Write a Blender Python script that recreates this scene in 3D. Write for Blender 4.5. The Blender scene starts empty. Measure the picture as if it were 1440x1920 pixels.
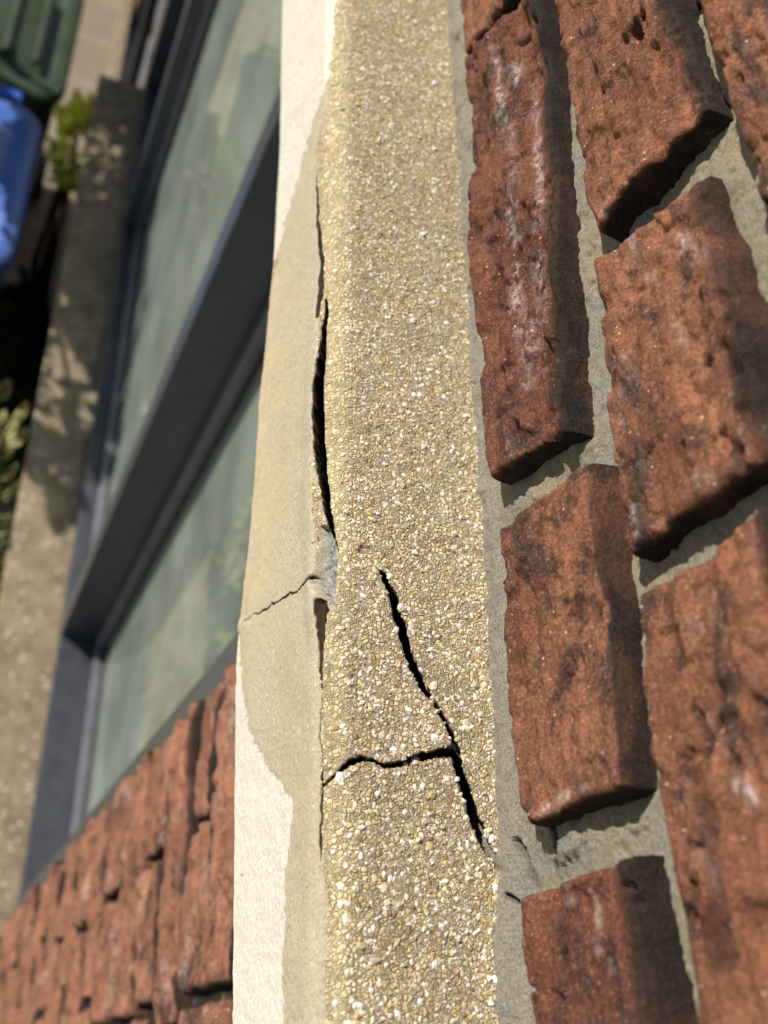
import bpy, math, random
import numpy as np
from mathutils import Matrix, Vector

# ------------------------------------------------------------------ camera
# World: wall plane is y = 0 (outward +y), x runs along the wall, z is up.
FPX, PX, PY = 1848.92, 720.0, 960.0
CAM = np.array([0.0, 0.19, 0.0])
MC = np.array([[-0.01582337, -0.87292259, 0.48760206],
               [-0.91287686, -0.18634413, -0.36322404],
               [0.40792825, -0.45086807, -0.79392224]])   # world <- camera (right, down, forward)
scene = bpy.context.scene
cd = bpy.data.cameras.new('camera'); cam = bpy.data.objects.new('camera', cd)
scene.collection.objects.link(cam); scene.camera = cam
cd.sensor_fit = 'VERTICAL'; cd.sensor_height = 24.0; cd.lens = FPX * 24.0 / 1920.0
cd.clip_start = 0.01; cd.clip_end = 400.0
m = Matrix.Identity(4)
for r in range(3):
    m[r][0] = MC[r, 0]; m[r][1] = -MC[r, 1]; m[r][2] = -MC[r, 2]; m[r][3] = CAM[r]
cam.matrix_world = m
cd.dof.use_dof = True; cd.dof.focus_distance = 0.372; cd.dof.aperture_fstop = 6.2

# ------------------------------------------------------------------ light
AZ, EL = math.radians(36), math.radians(35)      # azimuth from the wall normal towards +x, elevation
SD = Vector((math.cos(EL) * math.sin(AZ), math.cos(EL) * math.cos(AZ), math.sin(EL)))
world = bpy.data.worlds.new('World'); scene.world = world; world.use_nodes = True
nt = world.node_tree
bg = nt.nodes['Background']; sky = nt.nodes.new('ShaderNodeTexSky')
sky.sky_type = 'NISHITA'; sky.sun_disc = False; sky.sun_elevation = EL
sky.sun_rotation = math.pi / 2 - math.atan2(SD.y, SD.x)
nt.links.new(sky.outputs[0], bg.inputs[0]); bg.inputs[1].default_value = 0.055
ld = bpy.data.lights.new('sun', 'SUN'); ld.energy = 5.0; ld.angle = math.radians(0.53); ld.color = (1.0, 0.93, 0.82)
sun = bpy.data.objects.new('sun', ld); scene.collection.objects.link(sun)
sun.rotation_euler = SD.to_track_quat('Z', 'Y').to_euler()
scene.view_settings.view_transform = 'Standard'; scene.view_settings.look = 'None'
scene.view_settings.exposure = 0.44; scene.view_settings.gamma = 1.0
try:
    scene.cycles.max_bounces = 8; scene.cycles.transparent_max_bounces = 12
except Exception: pass
random.seed(7); RNG = np.random.default_rng(11)

# ------------------------------------------------------------------ helpers
def ray(p): return MC @ np.array([p[0] - PX, p[1] - PY, FPX])
def on_y(p, y): d = ray(p); return CAM + d * ((y - CAM[1]) / d[1])
def on_z(p, z): d = ray(p); return CAM + d * ((z - CAM[2]) / d[2])
def project(P):
    d = (P - CAM) @ MC
    w = np.maximum(d[..., 2], 1e-4)
    return np.stack([d[..., 0] / w * FPX + PX, d[..., 1] / w * FPX + PY], -1)

def sm(a, b, x):
    t = np.clip((x - a) / (b - a), 0, 1); return t * t * (3 - 2 * t)
def _h(ix, iy, iz, s):
    n = (ix * 374761393 + iy * 668265263 + iz * 2147483647 % 1274126177 + s * 974711 + iz * 1274126177) & 0xffffffff
    n = ((n ^ (n >> 13)) * 1103515245) & 0xffffffff
    n = ((n ^ (n >> 16)) * 2246822519) & 0xffffffff
    return ((n ^ (n >> 15)) & 0xffffff) / float(0xffffff) * 2 - 1
def noise(x, y, z=0.0, s=0):
    x = np.asarray(x, float); y = np.asarray(y, float); z = np.zeros_like(x) + z
    x0 = np.floor(x).astype(np.int64); y0 = np.floor(y).astype(np.int64); z0 = np.floor(z).astype(np.int64)
    fx = x - x0; fy = y - y0; fz = z - z0
    fx = fx * fx * (3 - 2 * fx); fy = fy * fy * (3 - 2 * fy); fz = fz * fz * (3 - 2 * fz)
    r = 0
    for i in (0, 1):
        for j in (0, 1):
            for k in (0, 1):
                r = r + _h(x0 + i, y0 + j, z0 + k, s) * (fx if i else 1 - fx) * (fy if j else 1 - fy) * (fz if k else 1 - fz)
    return r
def fbm(x, y, z=0.0, s=0, o=4, g=0.5):
    r = 0; a = 1.0
    for i in range(o):
        r = r + a * noise(x * 2**i, y * 2**i, np.asarray(z) * 2**i, s + 17 * i); a *= g
    return r
def polyd(P, pts, w=None):
    """distance of pixels P (N,2) to a polyline, and the width interpolated along it"""
    best = np.full(len(P), 1e9); bw = np.zeros(len(P))
    pts = np.array(pts, float)
    if w is None: w = np.ones(len(pts))
    for i in range(len(pts) - 1):
        a, b = pts[i], pts[i + 1]; ab = b - a
        t = np.clip(((P - a) @ ab) / (ab @ ab), 0, 1)
        d = np.hypot(P[:, 0] - a[0] - t * ab[0], P[:, 1] - a[1] - t * ab[1])
        wi = w[i] * (1 - t) + w[i + 1] * t
        k = d - wi < best - bw
        best = np.where(k, d, best); bw = np.where(k, wi, bw)
    return best, bw
def inside(P, poly):
    poly = np.array(poly, float); c = np.zeros(len(P), bool); j = len(poly) - 1
    for i in range(len(poly)):
        a, b = poly[i], poly[j]
        if a[1] != b[1]:
            k = ((a[1] > P[:, 1]) != (b[1] > P[:, 1])) & (P[:, 0] < (b[0] - a[0]) * (P[:, 1] - a[1]) / (b[1] - a[1]) + a[0])
            c ^= k
        j = i
    return c
def sdpoly(P, poly):
    d, _ = polyd(P, list(poly) + [poly[0]], np.zeros(len(poly) + 1))
    return np.where(inside(P, poly), -d, d)

def link(name, me, mat=None, parent=None):
    o = bpy.data.objects.new(name, me); scene.collection.objects.link(o)
    if mat is not None: me.materials.append(mat)
    if parent is not None: o.parent = parent
    return o
def npmesh(name, V, F, mat=None, parent=None, smooth=True, attrs=None, uv=None):
    me = bpy.data.meshes.new(name)
    V = np.asarray(V, np.float32); F = np.asarray(F, np.int32)
    me.vertices.add(len(V)); me.vertices.foreach_set('co', V.ravel())
    k = F.shape[1]
    me.loops.add(F.size); me.loops.foreach_set('vertex_index', F.ravel())
    me.polygons.add(len(F)); me.polygons.foreach_set('loop_start', np.arange(0, F.size, k, dtype=np.int32))
    me.polygons.foreach_set('loop_total', np.full(len(F), k, np.int32))
    me.polygons.foreach_set('use_smooth', np.full(len(F), smooth))
    for nm, a in (attrs or {}).items():
        a = np.asarray(a, np.float32)
        if a.ndim == 1:
            at = me.attributes.new(nm, 'FLOAT', 'POINT'); at.data.foreach_set('value', a)
        else:
            at = me.attributes.new(nm, 'FLOAT_COLOR', 'POINT')
            at.data.foreach_set('color', np.concatenate([a, np.ones((len(a), 1), np.float32)], 1).ravel())
    me.update(); me.validate()
    return link(name, me, mat, parent)
def grid_faces(nu, nv, keep=None):
    i = np.arange(nu * nv).reshape(nu, nv)
    F = np.stack([i[:-1, :-1], i[1:, :-1], i[1:, 1:], i[:-1, 1:]], -1).reshape(-1, 4)
    return F if keep is None else F[keep]
def compact(V, F, attrs):
    u, inv = np.unique(F.ravel(), return_inverse=True)
    return V[u], inv.reshape(F.shape), {k: a[u] for k, a in attrs.items()}

class MB:
    def __init__(s): s.v = []; s.f = []
    def box(s, x0, x1, y0, y1, z0, z1, b=0.0):
        """box with chamfered edges"""
        n = len(s.v)
        if b <= 0:
            for x in (x0, x1):
                for y in (y0, y1):
                    for z in (z0, z1): s.v.append((x, y, z))
            for f in ((0,1,3,2),(4,6,7,5),(0,4,5,1),(2,3,7,6),(0,2,6,4),(1,5,7,3)): s.f.append([n+i for i in f])
        else:
            c = [(x0, x1), (y0, y1), (z0, z1)]; idx = {}
            for X in (0, 1):
                for Y in (0, 1):
                    for Z in (0, 1):
                        for ax in range(3):
                            p = [c[0][X], c[1][Y], c[2][Z]]
                            for a2, q in enumerate((X, Y, Z)):
                                if a2 != ax: p[a2] += b if q == 0 else -b
                            idx[(X, Y, Z, ax)] = len(s.v); s.v.append(tuple(p))
            for ax in range(3):
                a, bb = [k for k in range(3) if k != ax]
                for side in (0, 1):
                    q = []
                    for (u, v) in ((0,0),(1,0),(1,1),(0,1)):
                        k = [0,0,0]; k[ax] = side; k[a] = u; k[bb] = v; q.append(idx[(*k, ax)])
                    s.f.append(q)
            for ax in range(3):
                a, bb = [k for k in range(3) if k != ax]
                for u in (0, 1):
                    for v in (0, 1):
                        k0 = [0,0,0]; k0[a] = u; k0[bb] = v; k1 = list(k0); k1[ax] = 1
                        s.f.append([idx[(*k0, a)], idx[(*k1, a)], idx[(*k1, bb)], idx[(*k0, bb)]])
            for X in (0, 1):
                for Y in (0, 1):
                    for Z in (0, 1): s.f.append([idx[(X,Y,Z,0)], idx[(X,Y,Z,1)], idx[(X,Y,Z,2)]])
    def tube(s, pts, r, n=12):
        pts = [Vector(p) for p in pts]; base = len(s.v)
        for i, p in enumerate(pts):
            t = (pts[min(i+1, len(pts)-1)] - pts[max(i-1, 0)]).normalized()
            a = t.orthogonal().normalized() if i == 0 else (a - t * a.dot(t)).normalized()
            b = t.cross(a); rr = r[i] if isinstance(r, (list, tuple)) else r
            for k in range(n):
                an = 2 * math.pi * k / n; s.v.append(tuple(p + a * math.cos(an) * rr + b * math.sin(an) * rr))
        for i in range(len(pts) - 1):
            for k in range(n):
                s.f.append([base+i*n+k, base+i*n+(k+1)%n, base+(i+1)*n+(k+1)%n, base+(i+1)*n+k])
        s.f.append([base + k for k in range(n)][::-1]); s.f.append([base + (len(pts)-1)*n + k for k in range(n)])
    def loft(s, rings, cap=True):
        base = len(s.v); n = len(rings[0])
        for r in rings: s.v += [tuple(p) for p in r]
        for i in range(len(rings) - 1):
            for k in range(n):
                s.f.append([base+i*n+k, base+i*n+(k+1)%n, base+(i+1)*n+(k+1)%n, base+(i+1)*n+k])
        if cap: s.f.append([base + k for k in range(n)][::-1]); s.f.append([base + (len(rings)-1)*n + k for k in range(n)])
    def build(s, name, mat, parent=None, smooth=False):
        import bmesh
        me = bpy.data.meshes.new(name); me.from_pydata(s.v, [], s.f)
        bm = bmesh.new(); bm.from_mesh(me); bmesh.ops.recalc_face_normals(bm, faces=bm.faces); bm.to_mesh(me); bm.free()
        if smooth:
            me.polygons.foreach_set('use_smooth', [True] * len(me.polygons))
        return link(name, me, mat, parent)
def thing(name, label, cat, loc=(0, 0, 0), group=None):
    o = bpy.data.objects.new(name, None); scene.collection.objects.link(o); o.location = loc
    o.empty_display_size = 0.1
    o['label'] = label; o['category'] = cat
    if group: o['group'] = group
    return o
def fix(t):
    """children were modelled in world coordinates: keep them there"""
    bpy.context.view_layer.update()
    for c in t.children: c.matrix_parent_inverse = Matrix.Translation(t.location).inverted()

# ------------------------------------------------------------------ materials
class NT:
    def __init__(s, name, rough=0.8, spec=0.3):
        s.m = bpy.data.materials.new(name); s.m.use_nodes = True; s.t = s.m.node_tree
        s.b = s.t.nodes['Principled BSDF']; s.b.inputs['Roughness'].default_value = rough
        s.b.inputs['Specular IOR Level'].default_value = spec
        s.co = s.t.nodes.new('ShaderNodeTexCoord').outputs['Object']
    def n(s, ty, **kw):
        nd = s.t.nodes.new('ShaderNode' + ty)
        for k, v in kw.items():
            if k.startswith('i_'): nd.inputs[k[2:].replace('_', ' ')].default_value = v
            else: setattr(nd, k, v)
        return nd
    def l(s, a, b): s.t.links.new(a, b)
    def scl(s, v):
        mp = s.n('Mapping'); mp.inputs['Scale'].default_value = v; s.l(s.co, mp.inputs[0]); return mp.outputs[0]
    def noise(s, scale, detail=4, rough=0.55, vec=None, dist=0.0):
        nd = s.n('TexNoise'); nd.inputs['Scale'].default_value = scale; nd.inputs['Detail'].default_value = detail
        nd.inputs['Roughness'].default_value = rough; nd.inputs['Distortion'].default_value = dist
        s.l(vec or s.co, nd.inputs['Vector']); return nd.outputs['Fac']
    def ramp(s, fac, stops, interp='LINEAR'):
        r = s.n('ValToRGB'); cr = r.color_ramp; cr.interpolation = interp
        while len(cr.elements) < len(stops): cr.elements.new(0.5)
        for e, (p, c) in zip(cr.elements, stops):
            e.position = p; e.color = (*(c if isinstance(c, tuple) else (c, c, c)), 1)
        s.l(fac, r.inputs[0]); return r.outputs[0]
    def mix(s, fac, a, b, mode='MIX'):
        x = s.n('Mix', data_type='RGBA', blend_type=mode)
        for i, v in ((0, fac), (6, a), (7, b)):
            if isinstance(v, (int, float)): x.inputs[i].default_value = v if i == 0 else (v, v, v, 1)
            elif isinstance(v, tuple): x.inputs[i].default_value = (*v, 1)
            else: s.l(v, x.inputs[i])
        return x.outputs[2]
    def math(s, op, a, b=0.0, clamp=False):
        x = s.n('Math', operation=op, use_clamp=clamp)
        for i, v in ((0, a), (1, b)):
            if isinstance(v, (int, float)): x.inputs[i].default_value = v
            else: s.l(v, x.inputs[i])
        return x.outputs[0]
    def attr(s, name, col=False):
        a = s.n('Attribute', attribute_name=name); return a.outputs['Color' if col else 'Fac']
    def col(s, c):
        if isinstance(c, tuple): s.b.inputs['Base Color'].default_value = (*c, 1)
        else: s.l(c, s.b.inputs['Base Color'])
    def bump(s, h, dist, strength=1.0, prev=None):
        b = s.n('Bump'); b.inputs['Distance'].default_value = dist; b.inputs['Strength'].default_value = strength
        s.l(h, b.inputs['Height'])
        if prev is not None: s.l(prev, b.inputs['Normal'])
        return b.outputs[0]
    def nrm(s, o): s.l(o, s.b.inputs['Normal'])

def mat_aggregate():
    k = NT('exposed_aggregate', 0.85, 0.25)
    w = k.noise(260, 2); wv = k.n('VectorMath', operation='MULTIPLY_ADD')
    nz = k.n('TexNoise'); nz.inputs['Scale'].default_value = 500; k.l(k.co, nz.inputs['Vector'])
    k.l(nz.outputs['Color'], wv.inputs[0]); wv.inputs[1].default_value = (0.0009,) * 3; k.l(k.co, wv.inputs[2])
    v1 = k.n('TexVoronoi'); v1.inputs['Scale'].default_value = 580; k.l(wv.outputs[0], v1.inputs['Vector'])
    v2 = k.n('TexVoronoi'); v2.inputs['Scale'].default_value = 1300; k.l(wv.outputs[0], v2.inputs['Vector'])
    sep = k.n('SeparateColor'); k.l(v1.outputs['Color'], sep.inputs[0])
    g = k.ramp(sep.outputs[0], [(0.0, (.46, .33, .16)), (.22, (.56, .43, .22)), (.42, (.62, .50, .30)), (.6, (.48, .40, .29)),
                                (.7, (.70, .59, .38)), (.86, (.30, .19, .09)), (.94, (.76, .71, .61))], 'CONSTANT')
    sep2 = k.n('SeparateColor'); k.l(v2.outputs['Color'], sep2.inputs[0])
    g2 = k.ramp(sep2.outputs[1], [(0.0, (.50, .39, .24)), (.35, (.60, .49, .32)), (.7, (.68, .58, .42)), (.9, (.76, .70, .56))], 'CONSTANT')
    grime = k.attr('grime'); yel = k.attr('warm')
    e1 = k.n('TexVoronoi', feature='DISTANCE_TO_EDGE'); e1.inputs['Scale'].default_value = 580; k.l(wv.outputs[0], e1.inputs['Vector'])
    e2 = k.n('TexVoronoi', feature='DISTANCE_TO_EDGE'); e2.inputs['Scale'].default_value = 1300; k.l(wv.outputs[0], e2.inputs['Vector'])
    pick = k.math('GREATER_THAN', sep.outputs[1], 0.58)
    base = k.mix(pick, g2, g)
    p1 = k.ramp(e1.outputs['Distance'], [(0.0, 0.0), (.10, .75), (.3, 1.0)]); p2 = k.ramp(e2.outputs['Distance'], [(0.0, 0.0), (.12, .8), (.3, 1.0)])
    plate = k.math('MULTIPLY', p1, k.mix(pick, p2, 1.0))
    base = k.mix(1.0, base, k.ramp(plate, [(0.0, .66), (.4, 1.08)]), 'MULTIPLY')
    # biscuit-coloured skin where the matrix still covers the grains
    base = k.mix(k.math('MULTIPLY', yel, .85), base, (.62, .52, .31))
    big = k.noise(28, 4); base = k.mix(k.ramp(big, [(.45, 0.0), (.75, .22)]), base, (.40, .36, .20))
    gr2 = k.math('MULTIPLY', grime, k.ramp(k.noise(120, 4), [(.3, .35), (.65, 1.0)]))
    base = k.mix(k.math('MULTIPLY', gr2, .6), base, (.27, .205, .155))
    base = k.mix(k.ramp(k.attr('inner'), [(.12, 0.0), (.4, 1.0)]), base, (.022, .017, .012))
    k.col(base)
    lift = k.math('MULTIPLY', sep.outputs[2], .9)
    h = k.math('ADD', k.math('MULTIPLY', plate, k.math('ADD', lift, .5)), k.math('MULTIPLY', k.noise(2500, 3), .35))
    k.nrm(k.bump(h, .0008, 1.0)); return k.m
def mat_pebble():
    k = NT('pebble', 0.6, 0.35)
    c = k.attr('col', True)
    c = k.mix(k.ramp(k.noise(900, 3), [(.4, 0.0), (.8, .35)]), c, (.42, .34, .22)); k.col(c)
    k.nrm(k.bump(k.noise(2200, 3), .0002, .6)); return k.m
def mat_patch():
    k = NT('cement_patch', 0.9, 0.2)
    f = k.noise(1000, 4, .9); b = k.noise(22, 4, .6, k.scl((.35, 1, 1)))
    c = k.mix(k.ramp(f, [(.3, 0.0), (.7, 1.0)]), (.26, .22, .14), (.63, .58, .455))
    c = k.mix(k.ramp(b, [(.46, 0.0), (.7, .4)]), c, (.42, .34, .20))
    c = k.mix(k.math('MULTIPLY', k.attr('warm'), k.ramp(k.noise(60, 4), [(.35, 0.0), (.6, .75)])), c, (.56, .46, .29))
    v = k.n('TexVoronoi'); v.inputs['Scale'].default_value = 300; k.l(k.co, v.inputs['Vector'])
    sp = k.n('SeparateColor'); k.l(v.outputs['Color'], sp.inputs[0])
    fleck = k.math('MULTIPLY', k.math('GREATER_THAN', sp.outputs[0], .72), k.math('LESS_THAN', v.outputs['Distance'], .22))
    c = k.mix(k.math('MULTIPLY', fleck, .5), c, (.72, .66, .5))
    v = k.n('TexVoronoi'); v.inputs['Scale'].default_value = 90; k.l(k.co, v.inputs['Vector'])
    c = k.mix(k.math('MULTIPLY', k.math('LESS_THAN', v.outputs['Distance'], .055), .7), c, (.09, .07, .05))
    c = k.mix(k.attr('grime'), c, (.24, .22, .17))
    c = k.mix(k.attr('rubble'), c, k.mix(k.ramp(k.noise(900, 4, .8), [(.35, 0.0), (.6, 1.0)]), (.13, .125, .12), (.42, .41, .39)))
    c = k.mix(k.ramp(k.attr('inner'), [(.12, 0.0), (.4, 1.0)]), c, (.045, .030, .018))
    k.col(c)
    k.nrm(k.bump(k.math('ADD', f, k.math('MULTIPLY', fleck, .5)), .0008, .9)); return k.m
def mat_paint():
    k = NT('white_masonry_paint', 0.75, 0.3)
    f = k.noise(1000, 4, .9)
    c = k.mix(k.ramp(f, [(.3, 0.0), (.7, 1.0)]), (.38, .36, .31), (.70, .675, .605))
    v = k.n('TexVoronoi'); v.inputs['Scale'].default_value = 420; k.l(k.scl((.8, 1, 1)), v.inputs['Vector'])
    msk = k.ramp(k.noise(45, 5, .65), [(.46, 0.0), (.62, 1.0)])
    c = k.mix(k.math('MULTIPLY', k.math('LESS_THAN', v.outputs['Distance'], .17), k.math('MULTIPLY', msk, .6)), c, (.27, .25, .2))
    c = k.mix(k.ramp(k.noise(40, 4, .6, k.scl((.15, 1, 1))), [(.5, 0.0), (.75, .35)]), c, (.50, .46, .37))
    c = k.mix(k.attr('grime'), c, (.2, .18, .15))
    k.col(c); k.nrm(k.bump(k.math('ADD', f, k.noise(500, 3)), .0004, .6)); return k.m
def mat_brick(name, dark=1.0, pale=0.0, tint=(1, 1, 1)):
    k = NT(name, 0.88, 0.2)
    st = k.scl((.4, 1, 1))
    c = k.ramp(k.noise(42, 6, .65, st), [(.28, (.075 * dark, .030 * dark, .020 * dark)), (.48, (.138 * dark, .052 * dark, .033 * dark)),
                                         (.62, (.205 * dark, .080 * dark, .048 * dark)), (.8, (.40 * dark, .165 * dark, .095 * dark))])
    c = k.mix(k.ramp(k.noise(16, 4, .6), [(.4, 0.0), (.7, .55)]), c, (.235 * dark, .098 * dark, .06 * dark))
    c = k.mix(k.ramp(k.noise(26, 6, .7, k.scl((.6, 1, 1)), 1.5), [(.53, 0.0), (.62, .9)]), c, (.045, .027, .022))
    c = k.mix(1.0, c, tint, 'MULTIPLY')
    # grain: sand on the brick face
    fine = k.noise(820, 4, .85)
    c = k.mix(k.ramp(fine, [(.36, .85), (.5, 0.0)]), c, (.045, .02, .014))
    c = k.mix(k.ramp(fine, [(.55, 0.0), (.72, .75)]), c, (.50, .26, .17))
    v = k.n('TexVoronoi'); v.inputs['Scale'].default_value = 330; k.l(k.co, v.inputs['Vector'])
    sp = k.n('SeparateColor'); k.l(v.outputs['Color'], sp.inputs[0])
    k1 = k.math('MULTIPLY', k.math('GREATER_THAN', sp.outputs[0], .9), k.math('LESS_THAN', v.outputs['Distance'], .16))
    c = k.mix(k.math('MULTIPLY', k1, .8), c, (.55, .42, .34))
    # lime bloom
    ef = k.math('ADD', k.math('MULTIPLY', k.attr('bloom'), 1.0), k.ramp(k.noise(34, 6, .7, k.scl((.45, 1, 1)), .8), [(.62 - pale, 0.0), (.74 - pale * .6, .5)]), True)
    ef = k.math('MULTIPLY', ef, k.ramp(k.noise(240, 6, .8), [(.44, 0.0), (.60, 1.0)]))
    c = k.mix(ef, c, (.60, .54, .52))
    cr = k.math('MULTIPLY', k.attr('painted_dark'), k.ramp(k.noise(160, 5, .7), [(.35, 1.0), (.8, .88)]))  # brick edges mixed to near black, painted end and joint shade included
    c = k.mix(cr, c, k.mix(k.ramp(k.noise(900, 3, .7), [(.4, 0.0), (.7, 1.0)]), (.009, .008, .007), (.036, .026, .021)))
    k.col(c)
    h = k.math('ADD', k.math('MULTIPLY', k.noise(420, 5, .75), 1.0), k.math('MULTIPLY', fine, .45))
    hb = k.ramp(k.noise(150, 6, .8, k.scl((.55, 1, 1)), .6), [(.30, 0.0), (.46, 1.0)])
    k.nrm(k.bump(k.math('ADD', k.math('MULTIPLY', h, .55), k.math('MULTIPLY', hb, .45)), .0016, .9)); return k.m
def mat_mortar():
    k = NT('mortar', 0.92, 0.15)
    f = k.noise(1100, 4, .95)
    near = k.attr('fillet')
    a = k.mix(k.ramp(f, [(.33, 0.0), (.67, 1.0)]), (.13, .12, .095), (.56, .525, .43))
    b = k.mix(k.ramp(f, [(.33, 0.0), (.67, 1.0)]), (.20, .165, .11), (.58, .51, .36))
    c = k.mix(near, k.mix(k.ramp(k.noise(30, 4), [(.42, 0.0), (.6, 1.0)]), a, b), a)
    c = k.mix(k.ramp(k.noise(60, 5, .65), [(.55, 0.0), (.75, .6)]), c, (.14, .13, .11))
    v = k.n('TexVoronoi'); v.inputs['Scale'].default_value = 500; k.l(k.co, v.inputs['Vector'])
    sp = k.n('SeparateColor'); k.l(v.outputs['Color'], sp.inputs[0])
    c = k.mix(k.math('MULTIPLY', k.math('GREATER_THAN', sp.outputs[0], .9), k.math('LESS_THAN', v.outputs['Distance'], .22)), c, (.50, .45, .36))
    c = k.mix(k.attr('inner'), c, (.03, .027, .024))
    k.col(c); k.nrm(k.bump(f, .0016, 1.0)); return k.m
def mat_sill():
    k = NT('sill_concrete', 0.8, 0.3)
    v = k.n('TexVoronoi'); v.inputs['Scale'].default_value = 95; k.l(k.co, v.inputs['Vector'])
    sp = k.n('SeparateColor'); k.l(v.outputs['Color'], sp.inputs[0])
    c = k.ramp(k.noise(22, 6, .7), [(.3, (.15, .11, .07)), (.5, (.26, .205, .135)), (.7, (.38, .31, .215))])
    c = k.mix(k.math('MULTIPLY', k.math('GREATER_THAN', sp.outputs[0], .8), k.math('LESS_THAN', v.outputs['Distance'], .3)), c, (.75, .68, .58))
    c = k.mix(k.ramp(k.noise(260, 4, .8), [(.4, .5), (.55, 0.0)]), c, (.10, .085, .06))
    k.col(c); k.nrm(k.bump(k.noise(300, 5, .8), .002, .8)); return k.m
def mat_plain(name, c, rough=.5, spec=.5, var=.12, scale=30, metal=0.0, bump=0.0):
    k = NT(name, rough, spec); k.b.inputs['Metallic'].default_value = metal
    d = tuple(max(0, x * (1 - 2 * var)) for x in c); e = tuple(min(1, x * (1 + var)) for x in c)
    k.col(k.mix(k.ramp(k.noise(scale, 5, .6), [(.35, 0.0), (.65, 1.0)]), d, e))
    k.l(k.ramp(k.noise(scale * 2.3, 4), [(.3, max(0, rough - .08)), (.7, min(1, rough + .1))]), k.b.inputs['Roughness'])
    if bump: k.nrm(k.bump(k.noise(scale * 6, 4), bump, .6))
    return k.m
def mat_glass():
    k = NT('window_glass'); t = k.t; t.nodes.remove(k.b)
    tr = t.nodes.new('ShaderNodeBsdfTransparent'); tr.inputs[0].default_value = (.80, .88, .84, 1)
    gl = t.nodes.new('ShaderNodeBsdfGlossy'); gl.inputs['Roughness'].default_value = 0.012; gl.inputs[0].default_value = (.92, 1, .97, 1)
    fr = t.nodes.new('ShaderNodeFresnel'); fr.inputs[0].default_value = 2.6
    bp = t.nodes.new('ShaderNodeBump'); bp.inputs['Distance'].default_value = .002; bp.inputs['Strength'].default_value = .12
    k.l(k.noise(5, 2), bp.inputs['Height']); k.l(bp.outputs[0], gl.inputs['Normal'])
    # thin pale diffuse layer mixed over the pane
    df = t.nodes.new('ShaderNodeBsdfDiffuse'); df.inputs[0].default_value = (.82, .93, .84, 1)
    mx = t.nodes.new('ShaderNodeMixShader'); k.l(fr.outputs[0], mx.inputs[0]); k.l(tr.outputs[0], mx.inputs[1]); k.l(gl.outputs[0], mx.inputs[2])
    m2 = t.nodes.new('ShaderNodeMixShader'); k.l(k.ramp(k.noise(7, 4, .6), [(.35, .10), (.7, .18)]), m2.inputs[0])
    k.l(mx.outputs[0], m2.inputs[1]); k.l(df.outputs[0], m2.inputs[2])
    k.l(m2.outputs[0], t.nodes['Material Output'].inputs[0]); return k.m
def mat_leaf(name, c, edge=None, trans=.35):
    k = NT(name, .45, .5)
    base = k.mix(k.ramp(k.noise(28, 3), [(.35, 0.0), (.65, 1.0)]), tuple(x * .6 for x in c), tuple(min(1, x * 1.35) for x in c))
    if edge: base = k.mix(k.ramp(k.attr('rim'), [(.35, 0.0), (.6, 1.0)]), base, edge)
    k.col(base)
    tl = k.n('BsdfTranslucent'); k.l(base, tl.inputs[0]); mx = k.n('MixShader'); mx.inputs[0].default_value = trans
    k.l(k.b.outputs[0], mx.inputs[1]); k.l(tl.outputs[0], mx.inputs[2]); k.l(mx.outputs[0], k.t.nodes['Material Output'].inputs[0])
    return k.m
def mat_paving():
    k = NT('paving', .85, .25)
    bt = k.n('TexBrick'); bt.inputs['Scale'].default_value = 1; bt.inputs['Brick Width'].default_value = .3; bt.inputs['Row Height'].default_value = .3
    bt.inputs['Mortar Size'].default_value = .006; bt.offset = 0
    bt.inputs['Color1'].default_value = (.25, .205, .15, 1); bt.inputs['Color2'].default_value = (.31, .26, .19, 1); bt.inputs['Mortar'].default_value = (.40, .35, .27, 1)
    k.l(k.co, bt.inputs['Vector'])
    c = k.mix(k.ramp(k.noise(60, 6, .7), [(.35, .55), (.6, 0.0)]), bt.outputs[0], (.13, .11, .08))
    k.col(c); k.nrm(k.bump(k.noise(200, 4), .003, .6)); return k.m

M_AGG, M_PEB, M_PATCH, M_PAINT = mat_aggregate(), mat_pebble(), mat_patch(), mat_paint()
M_BRICK = mat_brick('brick_red', 1.05, 0.0, (1, 1.06, 1.0)); M_BRICKD = mat_brick('brick_dark_red', .78, .02, (1, .96, .94)); M_BRICKO = mat_brick('brick_orange_red', 1.28, .015, (1, 1.06, .97))
M_BRICKL = mat_brick('brick_lower', 1.45, .08, (1, 1.14, 1.16)); M_MORTAR = mat_mortar(); M_SILL = mat_sill()
M_FRAME = mat_plain('anthracite_coating', (.048, .053, .066), .36, .5, .1, 20)
M_FRAMEIN = mat_plain('grey_sash_coating', (.115, .12, .145), .38, .5, .1, 20)
M_GLASS = mat_glass(); M_GASKET = mat_plain('gasket_rubber', (.012, .012, .013), .6)
M_CURTAIN = mat_plain('net_curtain', (.78, .84, .76), .9, .1, .05, 3)
M_DARKROOM = mat_plain('room_wall', (.06, .06, .06), .9)

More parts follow.
